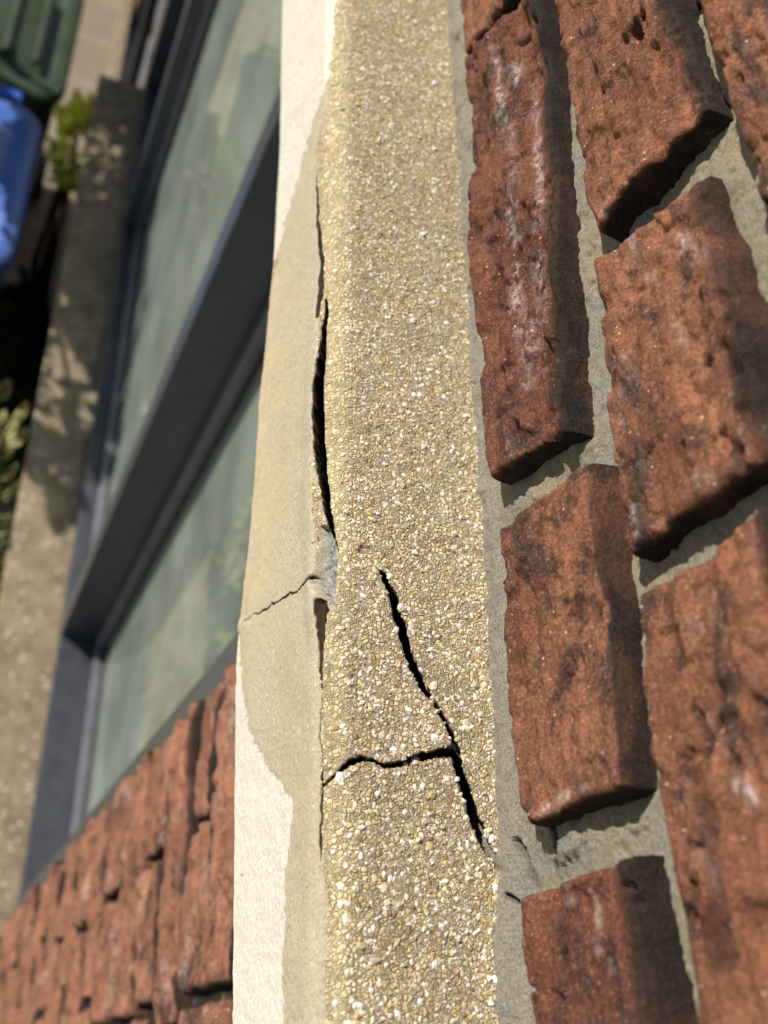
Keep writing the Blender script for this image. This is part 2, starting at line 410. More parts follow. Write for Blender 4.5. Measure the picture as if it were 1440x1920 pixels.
# ------------------------------------------------------------------ concrete band
YB, ZT, RA = 0.0722, -0.313, 0.0115
ledge = thing('concrete_lintel', 'cracked exposed aggregate concrete lintel band with peeling white paint on its front edge', 'lintel', (0.25, 0.036, -0.36))
lft = [(530, -40), (530, 0), (524, 300), (512, 500), (500, 640), (490, 720), (478, 900), (463, 1060), (453, 1150), (447, 1190), (443, 1250), (441, 1400), (439, 1600), (437, 1920)]
lw = np.array([on_y(p, YB) for p in lft]); lw = lw[np.argsort(lw[:, 0])]
rgt = [(840, -60), (845, 0), (858, 130), (868, 240), (873, 330), (885, 520), (890, 680), (903, 840), (916, 950), (920, 1060), (928, 1180), (938, 1330), (945, 1480), (948, 1560), (946, 1610), (940, 1640), (936, 1700), (932, 1760), (945, 1900), (946, 1960)]
xs = [-.6]; step = .02
while xs[-1] < 3.2:
    x = xs[-1]
    xs.append(x + (.00055 if -.03 < x < .33 else .0008 if -.05 < x < .56 else min(.03, .0008 + abs(x - (.56 if x > 0 else -.05)) * .12 + .0004)))
xs = np.array(xs)
zb = np.interp(xs, lw[:, 0], lw[:, 2]); zb = np.where(xs > lw[-1, 0], lw[-1, 2], zb); zb = zb + .0006 * fbm(xs * 90, xs * 0, 0, 3)
n1, n2, n3, n4 = 104, 34, 168, 16
ys_top = np.linspace(-.02, YB - RA, n1, endpoint=False)
a = np.linspace(0, math.pi / 2, n2, endpoint=False)
NX = len(xs); NS = n1 + n2 + n3 + n4
V = np.zeros((NX, NS, 3)); N = np.zeros((NX, NS, 3)); V[:, :, 0] = xs[:, None]
V[:, :n1, 1] = ys_top; V[:, :n1, 2] = ZT; N[:, :n1, 2] = 1
V[:, n1:n1+n2, 1] = YB - RA + RA * np.sin(a); V[:, n1:n1+n2, 2] = ZT - RA + RA * np.cos(a); N[:, n1:n1+n2, 1] = np.sin(a); N[:, n1:n1+n2, 2] = np.cos(a)
t = np.linspace(0, 1, n3, endpoint=False)[None]
V[:, n1+n2:n1+n2+n3, 1] = YB; V[:, n1+n2:n1+n2+n3, 2] = (ZT - RA) * (1 - t) + zb[:, None] * t; N[:, n1+n2:n1+n2+n3, 1] = 1
t = np.linspace(0, 1, n4)[None]
V[:, -n4:, 1] = YB * (1 - t) - .05 * t; V[:, -n4:, 2] = zb[:, None]; N[:, -n4:, 2] = -1
# gentle slope and waviness of the hand-cast band
V[:, :, 2] -= .0022 * sm(0, YB, V[:, :, 1]) * 0
FP = V.reshape(-1, 3); FN = N.reshape(-1, 3); S = np.tile(np.arange(NS), NX)
PPX = project(FP)
wob = np.stack([fbm(FP[:, 0] * 260, FP[:, 1] * 260, FP[:, 2] * 260, 5, 4), fbm(FP[:, 0] * 260, FP[:, 1] * 260, FP[:, 2] * 260, 9, 4)], 1)
Q = PPX + wob * 4.0
QL = PPX + np.stack([fbm(FP[:, 0] * 110, FP[:, 1] * 20, FP[:, 2] * 20, 15, 3, .45), fbm(FP[:, 0] * 60, FP[:, 1] * 60, FP[:, 2] * 60, 19, 2)], 1) * 3.2
mpx = 1.0 / 3900   # metres per photograph pixel near the focus, used only to scale carving depth
disp = .0006 * fbm(FP[:, 0] * 40, FP[:, 1] * 40, FP[:, 2] * 40, 1, 4) + .00022 * fbm(FP[:, 0] * 420, FP[:, 1] * 420, FP[:, 2] * 420, 2, 3, .7)
front = FN[:, 1] > .5
# cement patch: its outline on the front edge
patch_poly = [(628, 60), (622, 130), (600, 195), (583, 240), (566, 300), (545, 380), (530, 440), (514, 520), (480, 520), (440, 700), (420, 1000), (420, 1180), (448, 1185),
              (455, 1290), (466, 1350), (480, 1395), (505, 1445), (535, 1478), (552, 1500), (545, 1570), (537, 1640), (533, 1760), (530, 1860), (538, 1960),
              (640, 2300), (690, 2300), (612, 1960), (612, 1800), (618, 1700), (606, 1620), (603, 1500), (603, 1400), (606, 1200), (600, 1120), (595, 1000), (596, 900),
              (600, 700), (605, 560), (600, 470), (596, 380), (592, 300), (604, 230), (618, 160)]
pd = sdpoly(Q, patch_poly)
RUB = sdpoly(Q, [(598, 985), (612, 985), (626, 1005), (634, 1040), (633, 1080), (629, 1110), (622, 1140), (612, 1150), (604, 1130), (597, 1110), (590, 1095), (596, 1060), (600, 1020)]) < 1.5
is_patch = (pd < 0) & (FN[:, 1] > .02)
left_of = (np.interp(Q[:, 1], [-60, 60, 130, 195, 240, 380, 520, 1185, 1290, 1395, 1478, 1500, 1570, 1640, 1760, 1960], [630, 628, 622, 600, 583, 545, 505, 449, 455, 480, 535, 552, 545, 537, 533, 538]) > Q[:, 0])
is_paint = left_of & (FN[:, 1] > .25) & ~is_patch | (FN[:, 2] < -.5)
far = (FP[:, 0] > .56); is_paint = np.where(far, FN[:, 1] > .55, is_paint); is_patch = (is_patch | RUB) & ~far; is_paint = is_paint & ~RUB
# the patch stands proud of the paint and thins out to nothing
disp = disp + np.where(front | (FN[:, 1] > .3), .0006 * sm(6, -14, pd), 0)
disp = np.where(is_patch | is_paint, disp * .75, disp)
# cracks: (polyline in photo pixels, half widths px, depth in m)
cracks = [
 ([(592, 292), (594, 340), (598, 400), (602, 460), (606, 510), (601, 560), (597, 596)], [0.0, .3, 1.2, 2.0, 2.6, 2.5, 1.2], .003),
 ([(611, 562), (609, 600), (606, 660), (603, 720), (601, 780), (601, 830), (605, 880), (609, 925), (614, 960), (622, 1000), (629, 1030)], [1.5, 4, 5.5, 7.5, 8.5, 9, 9.5, 9, 8, 6, 4], .014),
 ([(607, 1130), (606, 1170), (604, 1210), (603, 1260), (605, 1300), (600, 1360), (602, 1420), (604, 1470), (602, 1530), (600, 1580), (601, 1640)], [7, 5, 3.2, 1.7, 1.2, 1.4, 1.2, 2.4, 1.4, 1.0, .6], .0045),
 ([(706, 1066), (716, 1078), (726, 1100), (735, 1130), (744, 1160), (750, 1185), (760, 1220), (774, 1258), (790, 1290), (812, 1322), (830, 1350), (842, 1380), (852, 1412), (862, 1450), (874, 1490), (888, 1530), (902, 1570), (920, 1600), (938, 1630)],
  [1, 4.5, 7.5, 10, 9, 11, 8.5, 9.5, 9, 6.5, 6, 8, 7, 6.5, 8, 8, 7.5, 6, 4], .016),
 ([(846, 1408), (820, 1414), (780, 1422), (745, 1432), (720, 1437)], [6, 4, 3.5, 3.5, 2], .006),
 ([(722, 1437), (708, 1430), (694, 1426), (675, 1424), (658, 1430), (645, 1440)], [.9, .9, 1.5, 3, 3, 2.4], .005),
 ([(645, 1440), (625, 1456), (606, 1470)], [1.6, 1.2, 1.2], .002),
 ([(594, 1080), (578, 1092), (560, 1108), (540, 1116), (524, 1128), (508, 1136), (490, 1148), (470, 1158), (456, 1168)], [.6, .8, .5, 1.0, .4, .9, .5, .4, .3], .0015),
]
inner = np.zeros(len(FP)); carve = np.zeros(len(FP)); CDIR = np.array([.10, -.52, -.86]); CDIR = CDIR / np.linalg.norm(CDIR)
for pts, w, dep in cracks:
    near = (PPX[:, 0] > min(p[0] for p in pts) - 40) & (PPX[:, 0] < max(p[0] for p in pts) + 40) & (PPX[:, 1] > min(p[1] for p in pts) - 40) & (PPX[:, 1] < max(p[1] for p in pts) + 40)
    ix = np.where(near)[0]
    if not len(ix): continue
    wv_ = .25 + .95 * sm(-.5, .5, fbm(FP[ix, 0] * 55, FP[ix, 2] * 9, 0, 88, 2)) if dep == .0045 else 1.0
    d, ww = polyd((QL if dep in (.003, .014, .0045) else .75 * Q + .25 * QL)[ix], pts, np.array(w) * (1.0 if dep > .015 else (.72 if dep == .014 else 1.15) if dep > .01 else 1.15))
    ww = ww * wv_; kx = sm(ww + .9, ww - .5, d) * np.clip(ww / 1.0, 0, 1)
    if dep > .01: carve[ix] = np.maximum(carve[ix], dep * 1.5 * kx * np.minimum(1, ww / 7))
    else: disp[ix] -= dep * kx * (.55 if dep == .0045 else 1)
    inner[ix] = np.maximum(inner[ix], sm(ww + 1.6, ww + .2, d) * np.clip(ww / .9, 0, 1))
# pocket of broken, grey rubble beside the arris
pock = [(598, 985), (612, 985), (626, 1005), (634, 1040), (633, 1080), (629, 1110), (622, 1140), (612, 1150), (604, 1130), (597, 1110), (590, 1095), (596, 1060), (600, 1020)]
ix = np.where((PPX[:, 0] > 560) & (PPX[:, 0] < 670) & (PPX[:, 1] > 940) & (PPX[:, 1] < 1190))[0]
pk = sdpoly(Q[ix], pock); kx = sm(2.5, -2.5, pk)
rub = .0012 * fbm(FP[ix, 0] * 500, FP[ix, 1] * 500, FP[ix, 2] * 500, 31, 4, .7)
disp[ix] = disp[ix] * (1 - kx) + kx * (-.0036 + rub); carve[ix] *= 1 - kx
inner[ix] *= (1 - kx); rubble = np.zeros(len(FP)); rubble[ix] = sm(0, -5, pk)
# lifted fragment between the two cracks
frag = [(618, 1058), (690, 1062), (706, 1066), (722, 1110), (740, 1160), (752, 1200), (775, 1265), (812, 1325), (840, 1385), (846, 1405), (780, 1420), (720, 1436), (660, 1428), (640, 1440), (606, 1440), (606, 1140), (634, 1080)]
fr = sdpoly(Q, frag); disp += (.0008 + .0024 * sm(700, 850, Q[:, 0] + .0 * Q[:, 1] + 130 * sm(1400, 1060, Q[:, 1]))) * sm(2, -3, fr) * (1 - inner)
pdl = sdpoly(QL, patch_poly)
disp += .0020 * sm(-34, -6, pdl) * sm(1.5, -2.5, pdl) * sm(520, 640, Q[:, 1]) * sm(1240, 1130, Q[:, 1]) * (FN[:, 1] > .02) * (1 - inner) * (1 - rubble)
# chipped scar at the head of the slanted crack
sc = sdpoly(Q, [(672, 1022), (690, 1020), (712, 1045), (716, 1062), (690, 1060), (676, 1045)]); disp -= .0012 * sm(3, -6, sc)
# the border along the mortar wanders
rb = np.interp(PPX[:, 1], [p[1] for p in rgt], [p[0] for p in rgt])
FV = FP + FN * disp[:, None] + CDIR * carve[:, None]
grime = np.clip(.62 * sm(650, 700, Q[:, 0]) * sm(930, 850, Q[:, 0]) * (.5 + .5 * sm(0, .9, fbm(FP[:, 0] * 14, FP[:, 1] * 30, 0, 77, 3) + .35)) * (FN[:, 2] > .6), 0, 1)
grime = np.maximum(grime, .55 * sm(6, -8, fr) * (FN[:, 2] > .5))
gtop = sm(.0, 1.0, fbm(FP[:, 0] * 8, FP[:, 1] * 8, 0, 50, 3)) * sm(.2, .5, FP[:, 0])
grime = np.maximum(grime, .9 * gtop * (FN[:, 2] > .8) * sm(640, 680, Q[:, 0]))
warm = np.clip(sm(40, 0, np.abs(Q[:, 0] - 635)) * 1.0 + sm(26, 0, rb - PPX[:, 0]) * .6 + .8 * sm(22, 2, np.abs(fr)) * (Q[:, 0] > 690), 0, 1)
warm = np.where(is_patch, sm(90, 0, Q[:, 0] - np.interp(PPX[:, 1], [p[1] for p in lft], [p[0] for p in lft])) * sm(420, 620, PPX[:, 1]) * sm(1330, 1120, PPX[:, 1]), warm)
spots = np.zeros(len(FP))
for (sx, sy, sr) in [(694, 238, 7), (765, 470, 4), (872, 642, 4), (775, 490, 4), (550, 1030, 3), (452, 1640, 3), (544, 1735, 3), (546, 1690, 3)]:
    spots = np.maximum(spots, sm(sr, sr * .4, np.hypot(Q[:, 0] - sx, Q[:, 1] - sy)))
spots = np.maximum(spots, .55 * sm(45, 8, np.hypot(Q[:, 0] - 735, (Q[:, 1] - 10))))
pgr = np.where(is_patch | is_paint, spots, grime)
pgr = np.maximum(pgr, spots)
F = grid_faces(NX, NS)
vc = np.where(is_paint, 2, np.where(is_patch, 1, 0)); fc = vc[F[:, 0]]
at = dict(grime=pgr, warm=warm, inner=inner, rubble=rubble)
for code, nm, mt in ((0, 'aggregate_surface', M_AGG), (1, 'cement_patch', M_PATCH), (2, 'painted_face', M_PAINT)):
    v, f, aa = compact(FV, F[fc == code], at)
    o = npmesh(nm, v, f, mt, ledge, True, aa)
    if nm == 'cement_patch': o['label'] = 'smooth cracked cement repair patch'
    if nm == 'painted_face': o['label'] = 'worn white paint layer'
# pebbles bedded in the aggregate face: real small stones
def ico():
    import bmesh
    bm = bmesh.new(); bmesh.ops.create_icosphere(bm, subdivisions=1, radius=1)
    v = np.array([x.co[:] for x in bm.verts]); bm.verts.index_update(); f = np.array([[q.index for q in x.verts] for x in bm.faces]); bm.free(); return v, f
IV, IF = ico()
cand = np.where((vc == 0) & (inner < .05) & (FP[:, 0] > -.04) & (FP[:, 0] < .62) & (FN[:, 2] > .12) & (FP[:, 1] > .0005))[0]
cell = np.full(len(cand), 1.0)
wgt = np.gradient(xs); wgt = np.repeat(wgt, NS)[cand]
wgt *= (.06 + .94 * sm(612, 690, PPX[cand, 0])) * np.where(FP[cand, 0] < .3, 1.0, .8); wgt /= wgt.sum()
NPB = 9600
pick = RNG.choice(cand, NPB, p=wgt)
rad = np.exp(RNG.normal(math.log(.00064), .42, NPB)); rad = np.clip(rad, .0004, .0021)
rad *= np.where(FP[pick, 0] < .13, 1.06, .95)
ctr = FV[pick] + RNG.normal(0, .0002, (NPB, 3)) * (1 - FN[pick]) - FN[pick] * (rad * .22)[:, None]
ext = [(655, 1578 + 0, 0)]
pal = np.array([(.80, .77, .70), (.68, .61, .49), (.50, .40, .26), (.46, .33, .17), (.52, .45, .38), (.36, .27, .2), (.20, .12, .07), (.60, .48, .26), (.48, .30, .22)])
pc = RNG.choice(len(pal), NPB, p=[.30, .18, .14, .13, .07, .04, .02, .10, .02])
big = rad > .0011; pc = np.where(big & (RNG.random(NPB) < .55), RNG.choice([0, 1], NPB), pc)
# single large stones that stand out in the photograph
for (sx, sy, rr, ci) in [(875, 1585, .0021, 0), (808, 1574, .0021, 6), (832, 1553, .002, 4), (740, 1495, .0016, 0), (700, 1593, .0019, 0), (822, 455, .0036, 1), (686, 545, .0022, 1), (742, 662, .0024, 1),
                         (828, 1192, .0017, 6), (840, 1180, .0015, 5), (705, 1168, .0019, 0), (658, 1283, .0015, 0), (757, 1380, .0017, 0), (700, 1380, .0014, 0), (892, 1305, .0018, 0), (704, 1800, .0024, 4), (820, 1665, .0018, 6), (780, 1720, .0017, 0), (700, 1915, .002, 0)]:
    w = on_z((sx, sy), ZT); k = np.argmin(np.hypot(FP[cand, 0] - w[0], FP[cand, 1] - w[1]))
    pick = np.append(pick, cand[k]); rad = np.append(rad, rr * .62); pc = np.append(pc, ci); ctr = np.vstack([ctr, FV[cand[k]] - FN[cand[k]] * rr * .12])
NPB = len(pick)
rot = RNG.normal(size=(NPB, 4)); rot /= np.linalg.norm(rot, axis=1)[:, None]
q0, q1, q2, q3 = rot.T
R = np.stack([1-2*(q2*q2+q3*q3), 2*(q1*q2-q0*q3), 2*(q1*q3+q0*q2), 2*(q1*q2+q0*q3), 1-2*(q1*q1+q3*q3), 2*(q2*q3-q0*q1), 2*(q1*q3-q0*q2), 2*(q2*q3+q0*q1), 1-2*(q1*q1+q2*q2)], 1).reshape(-1, 3, 3)
sc3 = np.stack([RNG.uniform(.85, 1.5, NPB), RNG.uniform(.75, 1.1, NPB), RNG.uniform(.6, .95, NPB)], 1) * rad[:, None]
jit = 1 + RNG.uniform(-.2, .16, (NPB, len(IV), 1))
loc = IV[None] * jit * sc3[:, None]
PV = np.einsum('nij,nkj->nki', R, loc)
# squash along the surface normal so that they look bedded
PN = FN[pick]; dn = np.einsum('nki,ni->nk', PV, PN); PV -= PN[:, None] * (dn * .35)[..., None]; PV += ctr[:, None]
PF = (IF[None] + (np.arange(NPB) * len(IV))[:, None, None]).reshape(-1, 3)
pcol = pal[pc] * RNG.uniform(.82, 1.12, (NPB, 1)); pcol *= (1 - .25 * pgr[pick])[:, None]
o = npmesh('embedded_pebbles', PV.reshape(-1, 3), PF, M_PEB, ledge, False, dict(col=np.repeat(np.clip(pcol, 0, 1), len(IV), 0)))
o['kind'] = 'stuff'; o['label'] = 'white and tan pebbles set in the concrete'
fix(ledge)

# ------------------------------------------------------------------ brick wall above
upper = thing('brick_wall', 'rough red brick wall with recessed mortar rising above the cracked lintel', 'brick wall', (0.25, 0, -0.313))
def make_brick(name, corners, H, mat, parent, seed, res=.0009, rag=.0010, rough=.0011, fold=.0014, bloom=None, ext=.0045, bow=.0015, cw=.0055, painted_dark=1.0, pits=(), rim=.0032, endr=.0026):
    """corners: world (x,z) of the front face TL(far x, low z) TR(far x, high z) BR(near x, high z) BL(near x, low z)"""
    TL, TR, BR, BL = [np.array(c, float) for c in corners]
    TL = TL + (.0012, -ext); BL = BL + (-.0022, -ext); BR = BR + (-.0016, .0006)
    L = (np.hypot(*(TL - BL)) + np.hypot(*(TR - BR))) / 2; W = (np.hypot(*(TL - TR)) + np.hypot(*(BL - BR))) / 2
    def prof(half, r):
        flat = half - r; arc = r * math.pi / 2; side = H + .004 - r
        tot = flat + arc + side; n = max(8, int(tot / res)); q = np.linspace(-tot, tot, 2 * n + 1); s = np.sign(q); q = np.abs(q)
        an = np.clip((q - flat) / r, 0, math.pi / 2)
        pos = np.minimum(q, flat) + r * np.sin(an); h = -r * (1 - np.cos(an)) - np.maximum(q - flat - arc, 0)
        pos = pos + np.maximum(q - flat - arc, 0) * .10
        return s * pos, h
    pu, hu = prof(L / 2, endr); pv, hv = prof(W / 2, rim)
    U, Vv = np.meshgrid(pu / (L / 2), pv / (W / 2), indexing='ij'); HU, HV = np.meshgrid(hu, hv, indexing='ij'); PVM = np.meshgrid(pu, pv, indexing='ij')[1]
    h = -np.sqrt(HU**2 + HV**2)
    a = (U + 1) / 2; b = (Vv + 1) / 2
    P = (BL * ((1-a)*(1-b))[..., None] + TL * (a*(1-b))[..., None] + BR * ((1-a)*b)[..., None] + TR * (a*b)[..., None])
    x = P[..., 0]; z = P[..., 1] - bow * (1 - b) * np.clip(1 - U**2, 0, 1); o = seed * 3.17
    edge = np.maximum(np.abs(U), np.abs(Vv))
    k = sm(.55, 1.0, edge)
    x = x + k * rag * .9 * fbm(x * 55 + o, z * 55, 0, seed, 4) ; z = z + k * rag * .62 * fbm(x * 60 + o, z * 60, 3.3, seed + 5, 4)
    f1 = fbm(x * 14 + o, z * 75 + o, h * 40, seed + 1, 4, .55)               # long folds of the hand-thrown clay
    ridge = (1 - np.abs(fbm(x * 16 + o, z * 60, h * 40 + 2, seed + 2, 3)) * 1.6)
    dy = fold * 1.25 * f1 + fold * 1.5 * np.clip(ridge - .45, 0, 1) + rough * .55 * fbm(x * 130, z * 130 + o, h * 130, seed + 3, 4, .6) + .0018 * fbm(x * 20 + o, z * 20, 0, seed + 8, 2)
    arr = sm(.30, .05, np.abs(-h / max(H, 1e-4) - .12)); dy -= .0021 * arr * sm(.35, .8, fbm(x * 75, z * 75 + o, 0, seed + 14, 3))
    dy -= .0011 * sm(.35, .6, fbm(x * 110, z * 190 + o, 0, seed + 16, 3)) * (1 if res < .0015 else 0)
    pit = sm(.55, .95, fbm(x * 42 + o, z * 95, 0, seed + 11, 3)); dy -= .0022 * pit
    sidef = sm(.35, 1.2, -h / max(H, 1e-4))
    y = H + h + dy * (1 - .55 * sidef)
    z = z + sidef * rough * .9 * fbm(x * 110, y * 110, z * 110, seed + 4, 4)
    x = x + sidef * rough * .9 * fbm(x * 110 + 9, y * 110, z * 110, seed + 6, 4)
    V3 = np.stack([x, y, z], -1).reshape(-1, 3)
    bl = np.zeros(len(V3)); px = project(V3)
    for (pts, w) in (bloom or []):
        d, ww = polyd(px + 5 * np.stack([fbm(V3[:, 0] * 120, V3[:, 2] * 120, 0, 91), fbm(V3[:, 0] * 120, V3[:, 2] * 120, 0, 92)], 1), pts, np.full(len(pts), w))
        bl = np.maximum(bl, .62 * sm(ww * 1.9, 0, d) * (.35 + .65 * sm(-.3, .5, fbm(V3[:, 0] * 45, V3[:, 2] * 120, 0, 93, 3))))
    for (cx, cy, rx, ry, dep) in pits:
        e = np.hypot((px[:, 0] - cx) / rx, (px[:, 1] - cy) / ry) + .35 * fbm(V3[:, 0] * 150, V3[:, 2] * 150, 0, 96)
        V3[:, 1] -= dep * sm(1.15, .6, e)
    # near-black upper bed edge; end shade and lower joint shade painted into the colour
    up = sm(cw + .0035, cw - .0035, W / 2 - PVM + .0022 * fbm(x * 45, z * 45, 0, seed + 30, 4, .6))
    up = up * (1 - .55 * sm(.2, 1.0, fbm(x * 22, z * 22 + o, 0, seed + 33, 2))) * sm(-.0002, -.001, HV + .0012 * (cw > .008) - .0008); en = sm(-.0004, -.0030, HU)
    cr = np.maximum(up * painted_dark, en * 1.0) * (1 - .25 * sm(.1, .8, fbm(x * 30, z * 90, y * 90, seed + 20)))
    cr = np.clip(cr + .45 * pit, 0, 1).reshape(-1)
    return npmesh(name, V3, grid_faces(*U.shape), mat, parent, True, dict(bloom=bl, painted_dark=cr))
def pxq(H, *p):
    r = []
    for q in p: w = on_y(q, H); r.append((w[0], w[2]))
    return r
def bpx(H, TL, TR, BR, BL): return pxq(H, TL, TR, BR, BL)
B = []
H = .013
make_brick('brick', [(.60, -.280), (.60, -.222), *pxq(H, (962, -32), (878, 84))], H, M_BRICKO, upper, 1, painted_dark=.8)
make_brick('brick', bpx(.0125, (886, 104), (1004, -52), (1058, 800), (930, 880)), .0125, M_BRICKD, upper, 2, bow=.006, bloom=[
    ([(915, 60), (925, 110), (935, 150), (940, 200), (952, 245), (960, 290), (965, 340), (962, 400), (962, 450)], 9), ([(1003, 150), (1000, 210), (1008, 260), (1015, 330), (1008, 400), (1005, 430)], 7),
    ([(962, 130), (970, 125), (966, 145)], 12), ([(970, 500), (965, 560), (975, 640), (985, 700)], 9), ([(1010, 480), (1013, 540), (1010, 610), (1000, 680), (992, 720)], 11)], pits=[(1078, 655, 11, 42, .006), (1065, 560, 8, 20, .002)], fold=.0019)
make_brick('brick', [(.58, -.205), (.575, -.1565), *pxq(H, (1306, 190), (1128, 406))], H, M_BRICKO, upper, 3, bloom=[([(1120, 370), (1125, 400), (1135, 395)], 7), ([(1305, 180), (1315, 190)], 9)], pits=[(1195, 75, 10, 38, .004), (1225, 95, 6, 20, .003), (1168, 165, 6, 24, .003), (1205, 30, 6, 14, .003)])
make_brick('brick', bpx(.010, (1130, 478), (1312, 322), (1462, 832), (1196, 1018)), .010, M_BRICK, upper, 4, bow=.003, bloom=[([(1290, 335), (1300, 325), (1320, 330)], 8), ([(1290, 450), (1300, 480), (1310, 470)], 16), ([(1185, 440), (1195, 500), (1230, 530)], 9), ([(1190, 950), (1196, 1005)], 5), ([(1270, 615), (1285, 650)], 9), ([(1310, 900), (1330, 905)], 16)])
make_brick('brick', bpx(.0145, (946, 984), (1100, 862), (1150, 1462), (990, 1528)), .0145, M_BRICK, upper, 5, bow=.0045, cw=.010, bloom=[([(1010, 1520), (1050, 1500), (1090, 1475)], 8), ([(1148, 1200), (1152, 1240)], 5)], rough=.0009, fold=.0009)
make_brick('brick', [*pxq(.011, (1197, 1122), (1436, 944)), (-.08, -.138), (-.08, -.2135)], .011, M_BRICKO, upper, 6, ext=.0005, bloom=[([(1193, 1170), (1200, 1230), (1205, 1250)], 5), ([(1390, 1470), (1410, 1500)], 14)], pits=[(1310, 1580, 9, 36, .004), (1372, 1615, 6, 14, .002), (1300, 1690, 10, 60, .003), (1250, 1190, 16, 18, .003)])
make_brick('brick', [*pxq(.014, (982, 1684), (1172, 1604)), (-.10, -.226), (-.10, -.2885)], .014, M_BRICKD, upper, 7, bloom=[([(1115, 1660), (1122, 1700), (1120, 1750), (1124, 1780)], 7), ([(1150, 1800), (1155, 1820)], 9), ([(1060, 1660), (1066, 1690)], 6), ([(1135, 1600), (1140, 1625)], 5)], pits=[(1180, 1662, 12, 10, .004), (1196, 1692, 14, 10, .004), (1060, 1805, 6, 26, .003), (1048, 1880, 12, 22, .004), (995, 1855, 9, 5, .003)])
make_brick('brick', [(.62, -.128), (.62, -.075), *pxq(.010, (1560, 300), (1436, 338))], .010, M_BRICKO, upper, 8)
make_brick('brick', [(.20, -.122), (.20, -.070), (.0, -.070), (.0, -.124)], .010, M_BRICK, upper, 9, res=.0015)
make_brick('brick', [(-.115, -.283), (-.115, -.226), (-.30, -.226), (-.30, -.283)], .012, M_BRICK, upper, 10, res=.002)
# mortar bed
gx = np.concatenate([np.linspace(-.35, -.06, 60, endpoint=False), np.linspace(-.06, .62, 850, endpoint=False), np.linspace(.62, 1.4, 60)])
gz = np.concatenate([np.linspace(-.335, -.12, 300, endpoint=False), np.linspace(-.12, .05, 60)])
X, Z = np.meshgrid(gx, gz, indexing='ij')
Y = .0012 * fbm(X * 30, Z * 30, 0, 41, 4) + .00045 * fbm(X * 300, Z * 300, 0, 42, 4, .75) - .0012 * sm(.45, .8, fbm(X * 90, Z * 90, 0, 43, 3)) + .0008 * sm(.0, .8, fbm(X * 18, Z * 60, 0, 44, 3))
wy = on_z
rbw = np.array([on_z(p, ZT) for p in rgt]); rbw = rbw[np.argsort(rbw[:, 0])]
Y = Y + sm(-.298, -.318, Z) * (np.interp(X, rbw[:, 0], rbw[:, 1]) + .0012) + .002 * sm(-.296, -.306, Z)
V3 = np.stack([X, Y, Z], -1).reshape(-1, 3); px = project(V3)
px2 = px + 1.6 * np.stack([fbm(V3[:, 0] * 240, V3[:, 2] * 240, 0, 61), fbm(V3[:, 0] * 240, V3[:, 2] * 240, 0, 62)], 1)
for (hx_, hy_, hr_) in ((1062, 840, 75), (1000, 930, 60), (1085, 1545, 95), (1250, 275, 60), (1180, 400, 50), (1290, 985, 80), (1400, 930, 70), (880, 60, 30)):
    V3[:, 1] += .0034 * sm(hr_ * 1.4, hr_ * .1, np.hypot(px[:, 0] - hx_, px[:, 1] - hy_)) + 0
inn = np.zeros(len(V3))
for pts, w, dep in [([(969, 1580), (980, 1594), (988, 1612), (994, 1632), (1000, 1650), (1008, 1662)], [6.5, 6, 5.5, 5, 4.5, 3.5], .008),
                    ([(1053, 1550), (1057, 1570), (1055, 1590), (1052, 1610), (1045, 1632)], [7, 6, 4, 3.5, 3], .005), ([(943, 1676), (960, 1684), (972, 1692)], [3, 3, 2.4], .004)]:
    d, ww = polyd(px2, pts, np.array(w)); kx = sm(ww + 1.5, ww - .8, d); V3[:, 1] -= dep * kx; inn = np.maximum(inn, kx)
sp = sdpoly(px2, [(944, 1585), (955, 1576), (968, 1578), (985, 1615), (1000, 1655), (1010, 1668), (975, 1690), (945, 1660)]); V3[:, 1] += .0009 * sm(2, -4, sp)
sp = sdpoly(px2, [(1060, 1545), (1088, 1530), (1098, 1570), (1098, 1602), (1050, 1625), (1056, 1590)]); V3[:, 1] += .0009 * sm(2, -3, sp)
fil = sm(-.288, -.300, V3[:, 2]) + .9 * sm(80, 40, np.hypot(px[:, 0] - 1050, px[:, 1] - 1590)); fil = np.clip(fil, 0, 1)
npmesh('mortar', V3, grid_faces(*X.shape), M_MORTAR, upper, True, dict(inner=inn, fillet=fil))
fix(upper)

